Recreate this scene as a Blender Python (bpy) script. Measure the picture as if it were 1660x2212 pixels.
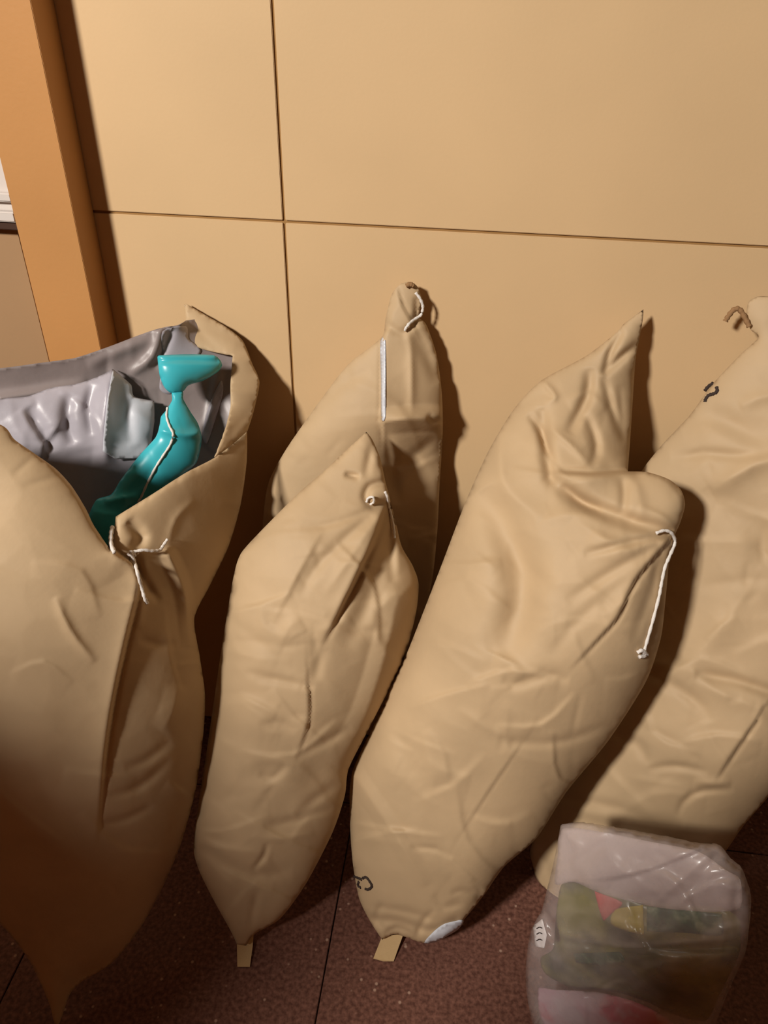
import bpy, bmesh, math, random
import numpy as np
from mathutils import Vector, Matrix
from mathutils.geometry import delaunay_2d_cdt

for o in list(bpy.data.objects): bpy.data.objects.remove(o, do_unlink=True)
S = bpy.context.scene
COL = S.collection

# ------------------------------------------------------------------ camera
FPX = 1700.0                       # focal length for the 1660 x 2212 frame
CAM = np.array([0.0, -1.1, 1.36])
_n = np.array([-50., -2434., -1700.]); _n /= np.linalg.norm(_n)
_l = np.array([-17530., 1546., -1700.]); _l -= _n * (_n @ _l); _l /= np.linalg.norm(_l)
_X = -_l; _Z = -_n; _Y = np.cross(_Z, _X)
ROT = np.array([_X, _Y, _Z])       # camera -> world
cd = bpy.data.cameras.new('camera'); cam = bpy.data.objects.new('camera', cd); COL.objects.link(cam)
m = Matrix([list(ROT[i]) + [CAM[i]] for i in range(3)] + [[0, 0, 0, 1]])
cam.matrix_world = m
cd.sensor_fit = 'HORIZONTAL'; cd.sensor_width = 36.0; cd.lens = FPX / 1660 * 36
cd.clip_start = 0.02
S.camera = cam

# ------------------------------------------------------------------ light
w = bpy.data.worlds.new('world'); S.world = w; w.use_nodes = True
bg = w.node_tree.nodes['Background']
bg.inputs[0].default_value = (1.0, 0.80, 0.62, 1); bg.inputs[1].default_value = 0.04
def area(name, loc, target, size, energy, col):
    ld = bpy.data.lights.new(name, 'AREA'); ld.shape = 'DISK'; ld.size = size; ld.energy = energy; ld.color = col
    o = bpy.data.objects.new(name, ld); COL.objects.link(o); o.location = loc
    o.rotation_euler = (Vector(target) - Vector(loc)).to_track_quat('-Z', 'Y').to_euler()
    return o
area('ceiling_light', (-1.70, -2.60, 2.75), (-0.05, -0.25, 0.6), 0.38, 146, (1.0, 0.935, 0.85))
S.view_settings.view_transform = 'Standard'; S.view_settings.look = 'None'
S.view_settings.exposure = 0.0; S.view_settings.gamma = 1.0
S.view_settings.use_curve_mapping = False

# ------------------------------------------------------------------ helpers: picking points of the room
def rays(x, y):
    x = np.asarray(x, float); y = np.asarray(y, float)
    d = np.stack([(x - 830) / FPX, -(y - 1106) / FPX, -np.ones_like(x)], -1)
    d /= np.linalg.norm(d, axis=-1, keepdims=True)
    return d @ ROT.T
def on_floor(x, y, z=0.0): r = rays(x, y); return CAM + r * (z - CAM[2]) / r[2]
def on_wall(x, y, v=0.0): r = rays(x, y); return CAM + r * (v - CAM[1]) / r[1]

# ------------------------------------------------------------------ materials
def mat(name, base, rough=0.7, spec=0.3, bump=0.0, bscale=300, mottle=0.0, mscale=6, metal=0, trans=0.0):
    m = bpy.data.materials.new(name); m.use_nodes = True
    nt = m.node_tree; b = nt.nodes['Principled BSDF']
    b.inputs['Base Color'].default_value = (*base, 1); b.inputs['Roughness'].default_value = rough
    b.inputs['Specular IOR Level'].default_value = spec; b.inputs['Metallic'].default_value = metal
    tc = nt.nodes.new('ShaderNodeTexCoord')
    if mottle:
        n1 = nt.nodes.new('ShaderNodeTexNoise'); n1.inputs['Scale'].default_value = mscale; n1.inputs['Detail'].default_value = 6
        nt.links.new(tc.outputs['Object'], n1.inputs['Vector'])
        r = nt.nodes.new('ShaderNodeValToRGB'); r.color_ramp.elements[0].position = 0.3; r.color_ramp.elements[1].position = 0.7
        r.color_ramp.elements[0].color = (*[c * (1 - mottle) for c in base], 1)
        r.color_ramp.elements[1].color = (*[min(1, c * (1 + mottle)) for c in base], 1)
        nt.links.new(n1.outputs['Fac'], r.inputs['Fac']); nt.links.new(r.outputs['Color'], b.inputs['Base Color'])
    if bump:
        n2 = nt.nodes.new('ShaderNodeTexNoise'); n2.inputs['Scale'].default_value = bscale; n2.inputs['Detail'].default_value = 4
        nt.links.new(tc.outputs['Object'], n2.inputs['Vector'])
        bp = nt.nodes.new('ShaderNodeBump'); bp.inputs['Strength'].default_value = bump; bp.inputs['Distance'].default_value = 0.002
        nt.links.new(n2.outputs['Fac'], bp.inputs['Height']); nt.links.new(bp.outputs['Normal'], b.inputs['Normal'])
    return m
M_WALL = mat('painted_panel', (0.64, 0.445, 0.245), 0.55, 0.3, 0.05, 220, 0.05, 3)
M_GROOVE = mat('groove_backing', (0.34, 0.19, 0.07), 0.8, 0.1)
M_POST = mat('orange_wood', (0.50, 0.245, 0.085), 0.5, 0.3, 0.08, 160, 0.06, 4)
M_KRAFT = mat('kraft_paper', (0.50, 0.36, 0.212), 0.62, 0.3, 0.10, 110, 0.07, 9)
M_KRAFT2 = mat('kraft_paper_tape', (0.58, 0.40, 0.20), 0.6, 0.3, 0.2, 160, 0.06, 20)
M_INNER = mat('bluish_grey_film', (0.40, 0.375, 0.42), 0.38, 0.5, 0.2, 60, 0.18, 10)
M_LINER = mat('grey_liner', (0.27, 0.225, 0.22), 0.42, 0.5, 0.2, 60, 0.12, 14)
M_WHITE = mat('white_plastic_film', (0.60, 0.62, 0.68), 0.35, 0.5, 0.2, 50, 0.06, 12)
M_TEAL = mat('teal_plastic', (0.05, 0.46, 0.54), 0.32, 0.5, 0.1, 30, 0.08, 12)
M_STRING = mat('white_cotton_string', (0.78, 0.74, 0.70), 0.8, 0.2, 0.5, 900)
M_CORD = mat('brown_twine', (0.30, 0.17, 0.08), 0.8, 0.2, 0.4, 900)
M_INK = mat('dark_ink', (0.05, 0.035, 0.03), 0.8, 0.1)
M_BOARD = mat('white_board', (0.62, 0.56, 0.52), 0.6, 0.3)
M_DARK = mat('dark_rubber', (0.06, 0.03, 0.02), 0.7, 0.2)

def floor_mat():
    m = bpy.data.materials.new('red_brown_terrazzo'); m.use_nodes = True; nt = m.node_tree; b = nt.nodes['Principled BSDF']
    tc = nt.nodes.new('ShaderNodeTexCoord')
    n = nt.nodes.new('ShaderNodeTexNoise'); n.inputs['Scale'].default_value = 150; n.inputs['Detail'].default_value = 5
    nt.links.new(tc.outputs['Object'], n.inputs['Vector'])
    r = nt.nodes.new('ShaderNodeValToRGB'); e = r.color_ramp.elements
    e[0].position = 0.35; e[0].color = (0.10, 0.040, 0.028, 1); e[1].position = 0.70; e[1].color = (0.23, 0.105, 0.075, 1)
    nt.links.new(n.outputs['Fac'], r.inputs['Fac'])
    v = nt.nodes.new('ShaderNodeTexVoronoi'); v.inputs['Scale'].default_value = 75
    nt.links.new(tc.outputs['Object'], v.inputs['Vector'])
    r2 = nt.nodes.new('ShaderNodeValToRGB'); e = r2.color_ramp.elements
    e[0].position = 0.10; e[0].color = (1, 1, 1, 1); e[1].position = 0.24; e[1].color = (0, 0, 0, 1)
    nt.links.new(v.outputs['Distance'], r2.inputs['Fac'])
    # only some of the cells carry a pale chip
    sp = nt.nodes.new('ShaderNodeSeparateColor'); nt.links.new(v.outputs['Color'], sp.inputs[0])
    g = nt.nodes.new('ShaderNodeMath'); g.operation = 'GREATER_THAN'; g.inputs[1].default_value = 0.78
    nt.links.new(sp.outputs[0], g.inputs[0])
    mu = nt.nodes.new('ShaderNodeMath'); mu.operation = 'MULTIPLY'
    nt.links.new(g.outputs[0], mu.inputs[0]); nt.links.new(r2.outputs['Color'], mu.inputs[1])
    mx = nt.nodes.new('ShaderNodeMix'); mx.data_type = 'RGBA'
    nt.links.new(mu.outputs[0], mx.inputs[0]); nt.links.new(r.outputs['Color'], mx.inputs[6]); mx.inputs[7].default_value = (0.42, 0.27, 0.20, 1)
    nt.links.new(mx.outputs[2], b.inputs['Base Color']); b.inputs['Roughness'].default_value = 0.6
    b.inputs['Specular IOR Level'].default_value = 0.25
    return m
M_FLOOR = floor_mat()

def film_mat(name, col, fac, rough=0.3):
    m = bpy.data.materials.new(name); m.use_nodes = True; nt = m.node_tree; b = nt.nodes['Principled BSDF']
    b.inputs['Base Color'].default_value = (*col, 1); b.inputs['Roughness'].default_value = rough
    b.inputs['Specular IOR Level'].default_value = 0.9; b.inputs['Coat Weight'].default_value = 0.5; b.inputs['Coat Roughness'].default_value = 0.15
    t = nt.nodes.new('ShaderNodeBsdfTransparent'); mx = nt.nodes.new('ShaderNodeMixShader')
    tc = nt.nodes.new('ShaderNodeTexCoord'); n = nt.nodes.new('ShaderNodeTexNoise'); n.inputs['Scale'].default_value = 18; n.inputs['Detail'].default_value = 4
    nt.links.new(tc.outputs['Object'], n.inputs['Vector'])
    mr = nt.nodes.new('ShaderNodeMapRange'); mr.inputs[1].default_value = 0.3; mr.inputs[2].default_value = 0.7
    mr.inputs[3].default_value = fac - 0.12; mr.inputs[4].default_value = fac + 0.12
    nt.links.new(n.outputs['Fac'], mr.inputs[0]); nt.links.new(mr.outputs[0], mx.inputs[0])
    nt.links.new(t.outputs[0], mx.inputs[1]); nt.links.new(b.outputs[0], mx.inputs[2])
    nt.links.new(mx.outputs[0], nt.nodes['Material Output'].inputs['Surface'])
    return m
M_FILM = film_mat('translucent_film', (0.72, 0.62, 0.60), 0.32)
M_FILM2 = film_mat('translucent_film_folds', (0.75, 0.64, 0.64), 0.50)

def print_mat(name, stops, scale=9, seed=0.0):
    m = bpy.data.materials.new(name); m.use_nodes = True; nt = m.node_tree; b = nt.nodes['Principled BSDF']
    tc = nt.nodes.new('ShaderNodeTexCoord'); mp = nt.nodes.new('ShaderNodeMapping'); mp.inputs['Location'].default_value = (seed, seed, seed)
    n = nt.nodes.new('ShaderNodeTexNoise'); n.inputs['Scale'].default_value = scale; n.inputs['Detail'].default_value = 3
    nt.links.new(tc.outputs['Object'], mp.inputs['Vector']); nt.links.new(mp.outputs[0], n.inputs['Vector'])
    r = nt.nodes.new('ShaderNodeValToRGB'); cr = r.color_ramp
    cr.elements[0].position = stops[0][0]; cr.elements[0].color = (*stops[0][1], 1)
    cr.elements[1].position = stops[-1][0]; cr.elements[1].color = (*stops[-1][1], 1)
    for p, c in stops[1:-1]: e = cr.elements.new(p); e.color = (*c, 1)
    nt.links.new(n.outputs['Fac'], r.inputs['Fac']); nt.links.new(r.outputs['Color'], b.inputs['Base Color'])
    b.inputs['Roughness'].default_value = 0.35
    return m
M_GREEN = print_mat('green_print', [(0.36, (0.03, 0.05, 0.02)), (0.50, (0.12, 0.13, 0.03)), (0.62, (0.26, 0.25, 0.06))], 14)
M_DGREEN = print_mat('dark_green_print', [(0.40, (0.02, 0.07, 0.04)), (0.52, (0.05, 0.14, 0.07)), (0.66, (0.30, 0.38, 0.24))], 42, 1.3)
M_PINK = print_mat('pink_print', [(0.38, (0.60, 0.50, 0.56)), (0.52, (0.62, 0.42, 0.50)), (0.62, (0.60, 0.14, 0.22))], 14, 3.1)
M_RED = mat('red_print', (0.65, 0.10, 0.09), 0.4)
M_YELLOW = mat('yellow_print', (0.55, 0.45, 0.05), 0.4)
M_LABEL = mat('white_label', (0.75, 0.70, 0.70), 0.4)
M_PALE = mat('pale_green_print', (0.42, 0.52, 0.36), 0.4)

# ------------------------------------------------------------------ helpers: objects
def tag(o, label=None, cat=None, group=None, kind=None):
    if label: o['label'] = label
    if cat: o['category'] = cat
    if group: o['group'] = group
    if kind: o['kind'] = kind
    return o
def thing(name, loc, label, cat, group=None):
    o = bpy.data.objects.new(name, None); COL.objects.link(o); o.location = loc; o.empty_display_size = 0.05
    return tag(o, label, cat, group)
def link(name, me, parent=None, material=None, smooth=False):
    if material: me.materials.append(material)
    if smooth:
        me.polygons.foreach_set('use_smooth', [True] * len(me.polygons))
    o = bpy.data.objects.new(name, me); COL.objects.link(o)
    if parent is not None:
        o.parent = parent; o.matrix_parent_inverse = Matrix.Translation(-Vector(parent.location))
    return o
def box_mesh(lo, hi, bevel=0.0):
    bm = bmesh.new(); bmesh.ops.create_cube(bm, size=1)
    c = (Vector(lo) + Vector(hi)) / 2; s = Vector(hi) - Vector(lo)
    for v in bm.verts: v.co = Vector((v.co.x * s.x, v.co.y * s.y, v.co.z * s.z)) + c
    if bevel: bmesh.ops.bevel(bm, geom=bm.edges[:], offset=bevel, segments=2, affect='EDGES')
    me = bpy.data.meshes.new('box'); bm.to_mesh(me); bm.free(); return me
def tube_mesh(pts, r, n=8, closed=False):
    P = [np.array(p, float) for p in pts]
    # smooth the path
    Q = []
    for i in range(len(P) - 1):
        a = P[max(i - 1, 0)]; b = P[i]; c = P[i + 1]; d = P[min(i + 2, len(P) - 1)]
        for k in range(5):
            t = k / 5; Q.append(0.5 * ((2 * b) + (-a + c) * t + (2 * a - 5 * b + 4 * c - d) * t * t + (-a + 3 * b - 3 * c + d) * t ** 3))
    Q.append(P[-1]); V = []; Fc = []
    up = np.array([0.3, 0.2, 1.0])
    for i, q in enumerate(Q):
        t = Q[min(i + 1, len(Q) - 1)] - Q[max(i - 1, 0)]; t /= (np.linalg.norm(t) + 1e-9)
        a = np.cross(t, up); a /= (np.linalg.norm(a) + 1e-9); b = np.cross(t, a)
        rr = r * (1 + 0.18 * math.sin(i * 2.1))
        for k in range(n):
            an = 2 * math.pi * k / n; V.append(q + rr * (math.cos(an) * a + math.sin(an) * b))
    for i in range(len(Q) - 1):
        for k in range(n):
            Fc.append((i * n + k, i * n + (k + 1) % n, (i + 1) * n + (k + 1) % n, (i + 1) * n + k))
    Fc.append(tuple(range(n))[::-1]); Fc.append(tuple((len(Q) - 1) * n + k for k in range(n)))
    me = bpy.data.meshes.new('tube'); me.from_pydata([tuple(v) for v in V], [], Fc); me.update(); return me

# ------------------------------------------------------------------ soft shapes: an outline on a tilted plane, blown up like a filled paper bag
def resample(poly, step, smooth=True):
    """poly: list of (x, y[, g[, corner]]) -> closed dense outline with the rim height g"""
    P = [(p[0], p[1], p[2] if len(p) > 2 else 0.0, p[3] if len(p) > 3 else 0) for p in poly]
    n = len(P); out = []
    for i in range(n):
        a, b, c, d = (np.array(P[(i + k) % n][:3], float) for k in (-1, 0, 1, 2))
        if P[i][3]: a = b
        if P[(i + 1) % n][3]: d = c
        L = math.hypot(*(c - b)[:2]); k = max(1, int(round(L / step)))
        for j in range(k):
            t = j / k
            lin = b + (c - b) * t
            cr = 0.5 * ((2 * b) + (-a + c) * t + (2 * a - 5 * b + 4 * c - d) * t * t + (-a + 3 * b - 3 * c + d) * t ** 3)
            out.append(0.25 * lin + 0.75 * cr if smooth else lin)
    return np.array(out)
def inside(poly, x, y):
    r = np.zeros(x.shape, bool); n = len(poly)
    for i in range(n):
        x1, y1 = poly[i, :2]; x2, y2 = poly[(i + 1) % n, :2]
        if y1 == y2: continue
        c = ((y1 > y) != (y2 > y)) & (x < (x2 - x1) * (y - y1) / (y2 - y1) + x1); r ^= c
    return r
def seg_dist(px, py, a, b):
    dx, dy = b[0] - a[0], b[1] - a[1]; L2 = dx * dx + dy * dy + 1e-9
    t = ((px - a[0]) * dx + (py - a[1]) * dy) / L2; tc = np.clip(t, 0, 1)
    ex = px - a[0] - tc * dx; ey = py - a[1] - tc * dy
    side = np.sign(dx * (py - a[1]) - dy * (px - a[0]))
    return np.hypot(ex, ey), tc, side
def smooth_line(pts):
    P = [np.array(p, float) for p in pts]
    if len(P) < 3: return P
    Q = []
    for i in range(len(P) - 1):
        a = P[max(i - 1, 0)]; b = P[i]; c = P[i + 1]; d = P[min(i + 2, len(P) - 1)]
        for k in range(3):
            t = k / 3; Q.append(0.5 * ((2 * b) + (-a + c) * t + (2 * a - 5 * b + 4 * c - d) * t * t + (-a + 3 * b - 3 * c + d) * t ** 3))
    Q.append(P[-1]); return Q

class Soft:
    """front surface: plane + rise towards the viewer's side; back surface: plane - thickness along its normal"""
    def __init__(s, poly, B, T, thick, back=0.05, step=5.0, prof=None, folds=(), lumps=(), wrinkles=0, wang=0.0, wamp=0.0016, seed=1, lat=None, power=0.5, soft=0.004, sgn=1.0, gs=8.0):
        s.B = np.array(B, float); s.T = np.array(T, float); s.thick = thick; s.back = back; s.step = step; s.sgn = sgn
        s.out = resample(poly, step); s.power = power; s.prof = prof
        if prof:
            yy = np.arange(300, 2500, 10.0); vv = np.interp(yy, [a[0] for a in prof], [a[1] for a in prof]); kk = np.exp(-0.5 * (np.arange(-15, 16) / 6.0) ** 2); kk /= kk.sum()
            s.py = yy; s.pv = np.convolve(np.pad(vv, 15, 'edge'), kk, 'valid')
        s.lumps = list(lumps)
        up = s.T - s.B
        if lat is None:
            v = (s.B + s.T) / 2 - CAM; v[2] = 0; lat = np.array([-v[1], v[0], 0.0]); lat = -lat / np.linalg.norm(lat)
        s.N = np.cross(np.array(lat, float), up); s.N /= np.linalg.norm(s.N)
        if s.N @ (CAM - s.B) < 0: s.N = -s.N
        # relaxation field over the outline
        o = s.out; x0, y0 = o[:, 0].min() - 3 * gs, o[:, 1].min() - 3 * gs
        nx = int((o[:, 0].max() - x0) / gs) + 4; ny = int((o[:, 1].max() - y0) / gs) + 4
        X, Y = np.meshgrid(x0 + gs * np.arange(nx), y0 + gs * np.arange(ny))
        m = inside(o, X, Y); s.x0, s.y0, s.gs = x0, y0, gs
        g = np.zeros(X.shape)
        if np.any(o[:, 2] != 0):
            idx = np.argwhere(np.ones_like(m))
            D = (X.ravel()[:, None] - o[None, ::3, 0]) ** 2 + (Y.ravel()[:, None] - o[None, ::3, 1]) ** 2
            g = o[::3, 2][np.argmin(D, 1)].reshape(X.shape)
        phi = np.zeros(X.shape); gg = g.copy()
        for it in range(1400):
            p = 0.25 * (np.roll(phi, 1, 0) + np.roll(phi, -1, 0) + np.roll(phi, 1, 1) + np.roll(phi, -1, 1) + 1.0)
            phi = np.where(m, p, 0)
            if it % 2 == 0 and np.any(o[:, 2] != 0):
                q = 0.25 * (np.roll(gg, 1, 0) + np.roll(gg, -1, 0) + np.roll(gg, 1, 1) + np.roll(gg, -1, 1)); gg = np.where(m, q, g)
        s.phi = phi / phi.max(); s.g = gg
        rng = random.Random(seed); s.folds = [(smooth_line(f[0]), *f[1:]) for f in folds]
        xs, ys = o[:, 0], o[:, 1]
        k = 0; tries = 0
        while k < wrinkles and tries < wrinkles * 20:
            tries += 1
            cx = rng.uniform(xs.min(), xs.max()); cy = rng.uniform(ys.min(), ys.max())
            if not inside(o, np.array([cx]), np.array([cy]))[0]: continue
            a = wang + rng.gauss(0, 0.55); L = rng.uniform(35, 130); bend = rng.gauss(0, 0.25)
            p0 = (cx - L * math.cos(a - bend), cy - L * math.sin(a - bend)); p2 = (cx + L * math.cos(a + bend), cy + L * math.sin(a + bend))
            amp = wamp * rng.uniform(0.4, 1.8); wd = rng.uniform(9, 26); kd = rng.choice('vfff')
            s.folds.append((smooth_line([p0, (cx, cy), p2]), amp if kd != 'f' else amp * 1.7, wd, kd)); k += 1
        # crumple: creased facets around scattered seeds, in stretched cells
        s.cr = []
        if wrinkles > 15:
            for cell, amp in ((150, 1.9), (80, 0.9)):
                n = int((xs.max() - xs.min()) * (ys.max() - ys.min()) / cell ** 2 * 1.5)
                s.cr.append((np.array([(rng.uniform(xs.min() - 40, xs.max() + 40), rng.uniform(ys.min() - 40, ys.max() + 40), rng.uniform(0.5, 1.0)) for _ in range(n)]), cell, amp * wamp, wang))
        for i in range(int(wrinkles * 1.1)):        # fine crinkles
            cx = rng.uniform(xs.min(), xs.max()); cy = rng.uniform(ys.min(), ys.max()); a = rng.uniform(0, 3.14); L = rng.uniform(15, 50)
            s.folds.append(([np.array((cx - L * math.cos(a), cy - L * math.sin(a))), np.array((cx + L * math.cos(a), cy + L * math.sin(a)))], wamp * rng.uniform(0.3, 0.8), rng.uniform(7, 10), rng.choice('vf')))
        for i in range(int(wrinkles * 0.5)):
            cx = rng.uniform(xs.min(), xs.max()); cy = rng.uniform(ys.min(), ys.max())
            s.lumps.append((cx, cy, rng.uniform(30, 75), rng.uniform(30, 75), rng.uniform(0, 3.14), rng.gauss(0, wamp * 1.6)))
    def samp(s, A, x, y):
        u = (x - s.x0) / s.gs; v = (y - s.y0) / s.gs
        i = np.clip(u.astype(int), 0, A.shape[1] - 2); j = np.clip(v.astype(int), 0, A.shape[0] - 2); fu = u - i; fv = v - j
        return (A[j, i] * (1 - fu) + A[j, i + 1] * fu) * (1 - fv) + (A[j + 1, i] * (1 - fu) + A[j + 1, i + 1] * fu) * fv
    def rise(s, x, y):
        ph = np.clip(s.samp(s.phi, x, y), 0, 1); T = s.thick
        if s.prof: T = np.interp(y, s.py, s.pv)
        f = T * ph ** s.power
        edge = np.clip(ph / 0.05, 0, 1) ** 0.7      # folds fade out into the seam
        d = np.zeros_like(f)
        for (cx, cy, sx, sy, a, amp) in s.lumps:
            u = (x - cx) * math.cos(a) + (y - cy) * math.sin(a); v = -(x - cx) * math.sin(a) + (y - cy) * math.cos(a)
            d += amp * np.exp(-(u / sx) ** 2 - (v / sy) ** 2)
        for (sd_, cell, amp, an) in s.cr:
            ca, sa = math.cos(an), math.sin(an); X_ = x.ravel(); Y_ = y.ravel(); best = np.full(X_.shape, 1e9)
            for (cx, cy, k_) in sd_:
                u = (X_ - cx) * ca + (Y_ - cy) * sa; v = -(X_ - cx) * sa + (Y_ - cy) * ca
                best = np.minimum(best, np.sqrt((u * 0.75) ** 2 + (v * 1.2) ** 2 + (0.3 * cell) ** 2) / k_)
            msk = 0.65 + 0.35 * np.sin(X_ / 97.0 + cell) * np.cos(Y_ / 131.0)
            d += (amp * msk * best / (0.5 * cell)).reshape(x.shape)
        for fo in s.folds:
            pts, amp, wd, kd = fo[0], fo[1], fo[2], fo[3]; hold = fo[4] if len(fo) > 4 else 0
            lens = [np.hypot(*(pts[i + 1] - pts[i])) for i in range(len(pts) - 1)]; tot = sum(lens)
            bd = np.full(x.shape, 1e9); bt = np.zeros(x.shape); bs = np.zeros(x.shape); acc = 0
            for i in range(len(pts) - 1):
                dd, tc, sd = seg_dist(x, y, pts[i], pts[i + 1]); mk = dd < bd - 1e-6
                bd = np.where(mk, dd, bd); bt = np.where(mk, (acc + tc * lens[i]) / tot, bt); bs = np.where(mk, sd, bs); acc += lens[i]
            env = np.sin(np.pi * np.clip(bt, 0.0, 1.0)) ** 0.6
            if hold & 1: env = np.where(bt < 0.5, 1, env)
            if hold & 2: env = np.where(bt > 0.5, 1, env)
            # beyond the ends: fade
            if kd == 'v': d -= amp * env * np.exp(-(bd / wd) ** 2)
            elif kd == 'r': d += amp * env * np.exp(-(bd / wd) ** 1.5)
            elif kd == 's':
                env = env ** 2     # overlap: the side on the walker's right hand (image y down) stands proud, falling back slowly
                sd = bd * bs
                d += amp * env * np.where(sd > 0, np.exp(-sd / (wd * 4)), np.exp(-(sd / (0.45 * wd)) ** 2)) - 0.35 * amp * env * np.exp(-((sd + wd * 0.5) / (wd * 0.6)) ** 2)
            elif kd == 'f':
                sd = bd * bs; d += amp * env * np.where(sd > 0, np.exp(-sd / (wd * 2.5)), np.exp(-(sd / (0.55 * wd)) ** 2))
            elif kd == 'b':     # bend: ridge with straight flanks
                d += amp * env * np.clip(1 - bd / wd, 0, 1)
            elif kd == 'w':     # wide dent
                d -= amp * env * np.exp(-(bd / wd) ** 2)
        return s.sgn * (f + d * edge) + s.samp(s.g, x, y)
    def plane(s, x, y):
        r = rays(x, y); t = ((s.B - CAM) @ s.N) / (r @ s.N); return CAM + r * t[..., None], r
    def at(s, x, y, lift=0.0):
        sc = np.isscalar(x); X = np.atleast_1d(np.asarray(x, float)); Y = np.atleast_1d(np.asarray(y, float))
        p, r = s.plane(X, Y); q = p - r * (s.rise(X, Y) + lift)[:, None]; s.clamp(q)
        return q[0] if sc else q
    def clamp(s, q, zmin=0.002, ymax=-0.003):
        q[:, 2] = np.maximum(q[:, 2], zmin); q[:, 1] = np.minimum(q[:, 1], ymax)
    def tri(s):
        o = s.out; st = s.step
        xs = np.arange(o[:, 0].min(), o[:, 0].max(), st); ys = np.arange(o[:, 1].min(), o[:, 1].max(), st * 0.9)
        X, Y = np.meshgrid(xs, ys); X = X + (np.arange(len(ys)) % 2)[:, None] * st * 0.5; X = X.ravel(); Y = Y.ravel()
        k = inside(o, X, Y); X = X[k]; Y = Y[k]
        # keep away from the outline
        near = np.zeros(len(X), bool)
        for c in range(0, len(X), 4000):
            D = (X[c:c + 4000, None] - o[None, :, 0]) ** 2 + (Y[c:c + 4000, None] - o[None, :, 1]) ** 2
            near[c:c + 4000] = D.min(1) < (0.6 * st) ** 2
        X = X[~near]; Y = Y[~near]; nb = len(o)
        pts = [Vector((float(a), float(b))) for a, b in zip(np.r_[o[:, 0], X], np.r_[o[:, 1], Y])]
        v, e, f, ov, oe, of = delaunay_2d_cdt(pts, [(i, (i + 1) % nb) for i in range(nb)], [], 1, 1e-4)
        VX = np.array([p.x for p in v]); VY = np.array([p.y for p in v])
        bd = np.array([any(j < nb for j in l) for l in ov])
        return VX, VY, bd, f
    def mesh(s, shell=True, film=0.0):
        VX, VY, bd, f = s.tri()
        q = s.at(VX, VY)
        if not shell:
            me = bpy.data.meshes.new('sheet'); me.from_pydata(q.tolist(), [], [tuple(t)[::-1] for t in f]); me.update(); return me
        p, r = s.plane(VX, VY); ph = np.clip(s.samp(s.phi, VX, VY), 0, 1)
        T = s.back * np.where(bd, 0.0, ph ** s.power)
        if s.prof: T *= np.interp(VY, s.py, s.pv) / s.pv.max()
        b = p - r * s.samp(s.g, VX, VY)[:, None] - s.N * T[:, None]; s.clamp(b, 0.001, -0.001)
        # the seam is shared
        idx = np.where(bd, np.arange(len(VX)), -1); nv = len(VX); k = nv; back = []
        for i in range(nv):
            if not bd[i]: idx[i] = k; k += 1; back.append(b[i])
        V = q.tolist() + [list(x) for x in back]
        Fc = [tuple(t)[::-1] for t in f] + [tuple(int(idx[i]) for i in t) for t in f]
        me = bpy.data.meshes.new('shell'); me.from_pydata(V, [], Fc); me.update(); return me
def solid(o, t=0.0012, off=-1):
    md = o.modifiers.new('thickness', 'SOLIDIFY'); md.thickness = t; md.offset = off; return o
def strand(name, soft, pts, r, material, parent, lift=None):
    P = [soft.at(float(a[0]), float(a[1]), (a[2] if len(a) > 2 else 0.0) + r * 0.9) for a in pts]
    return link(name, tube_mesh(P, r), parent, material, True)

# ================================================================== THE SETTING
wall = tag(link('wall_back', box_mesh((-2.2, 0.0035, -0.02), (2.4, 0.08, 2.7)), None, M_GROOVE), kind='structure')
GX, GZ, G = -0.278, 1.0625, 0.0019
cols = [(-2.2, -0.65), (-0.65, GX), (GX, 0.66), (0.66, 1.6), (1.6, 2.4)]
rows = [(0.0, GZ), (GZ, 2.05), (2.05, 2.7)]
for i, (a, b) in enumerate(cols):
    for j, (c, d) in enumerate(rows):
        if i == 0: continue
        link('panel', box_mesh((a + G, 0.0, c + (G if j else 0)), (b - G, 0.0035, d - G), 0.0008), wall, M_WALL)
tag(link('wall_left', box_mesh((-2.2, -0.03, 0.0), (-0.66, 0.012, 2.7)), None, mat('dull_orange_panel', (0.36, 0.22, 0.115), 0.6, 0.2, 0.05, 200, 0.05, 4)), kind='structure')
fl = tag(link('floor', box_mesh((-2.4, -3.2, -0.05), (2.6, 0.08, -0.006)), None, M_DARK), kind='structure')
TX, TY, TS = -0.155, -0.17, 0.50
for i in range(-4, 6):
    for j in range(-6, 1):
        lo = (TX + i * TS + 0.0012, TY + j * TS + 0.0012, -0.006); hi = (TX + (i + 1) * TS - 0.0012, TY + (j + 1) * TS - 0.0012, 0.0)
        lo = (max(lo[0], -2.4), max(lo[1], -3.2), lo[2]); hi = (min(hi[0], 2.6), min(hi[1], 0.0), hi[2])
        if hi[0] - lo[0] > 0.01 and hi[1] - lo[1] > 0.01: link('tile', box_mesh(lo, hi, 0.0008), fl, M_FLOOR)
tag(link('trim_1', box_mesh((-0.642, -0.058, 0.0), (-0.555, -0.0005, 2.7), 0.0007), None, M_POST), kind='structure')

# unseen blocker added behind the camera to keep the lamp off the lower left
tag(link('light_blocker_1', box_mesh((-2.4, -1.75, 0.0), (-1.03, -1.45, 1.64), 0.004), None, M_POST), kind='structure')
tag(link('light_blocker_2', box_mesh((-0.64, -1.55, 0.0), (1.6, -1.42, 1.47), 0.004), None, M_POST), kind='structure')  # second unseen blocker, added to shade the lower right

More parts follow.
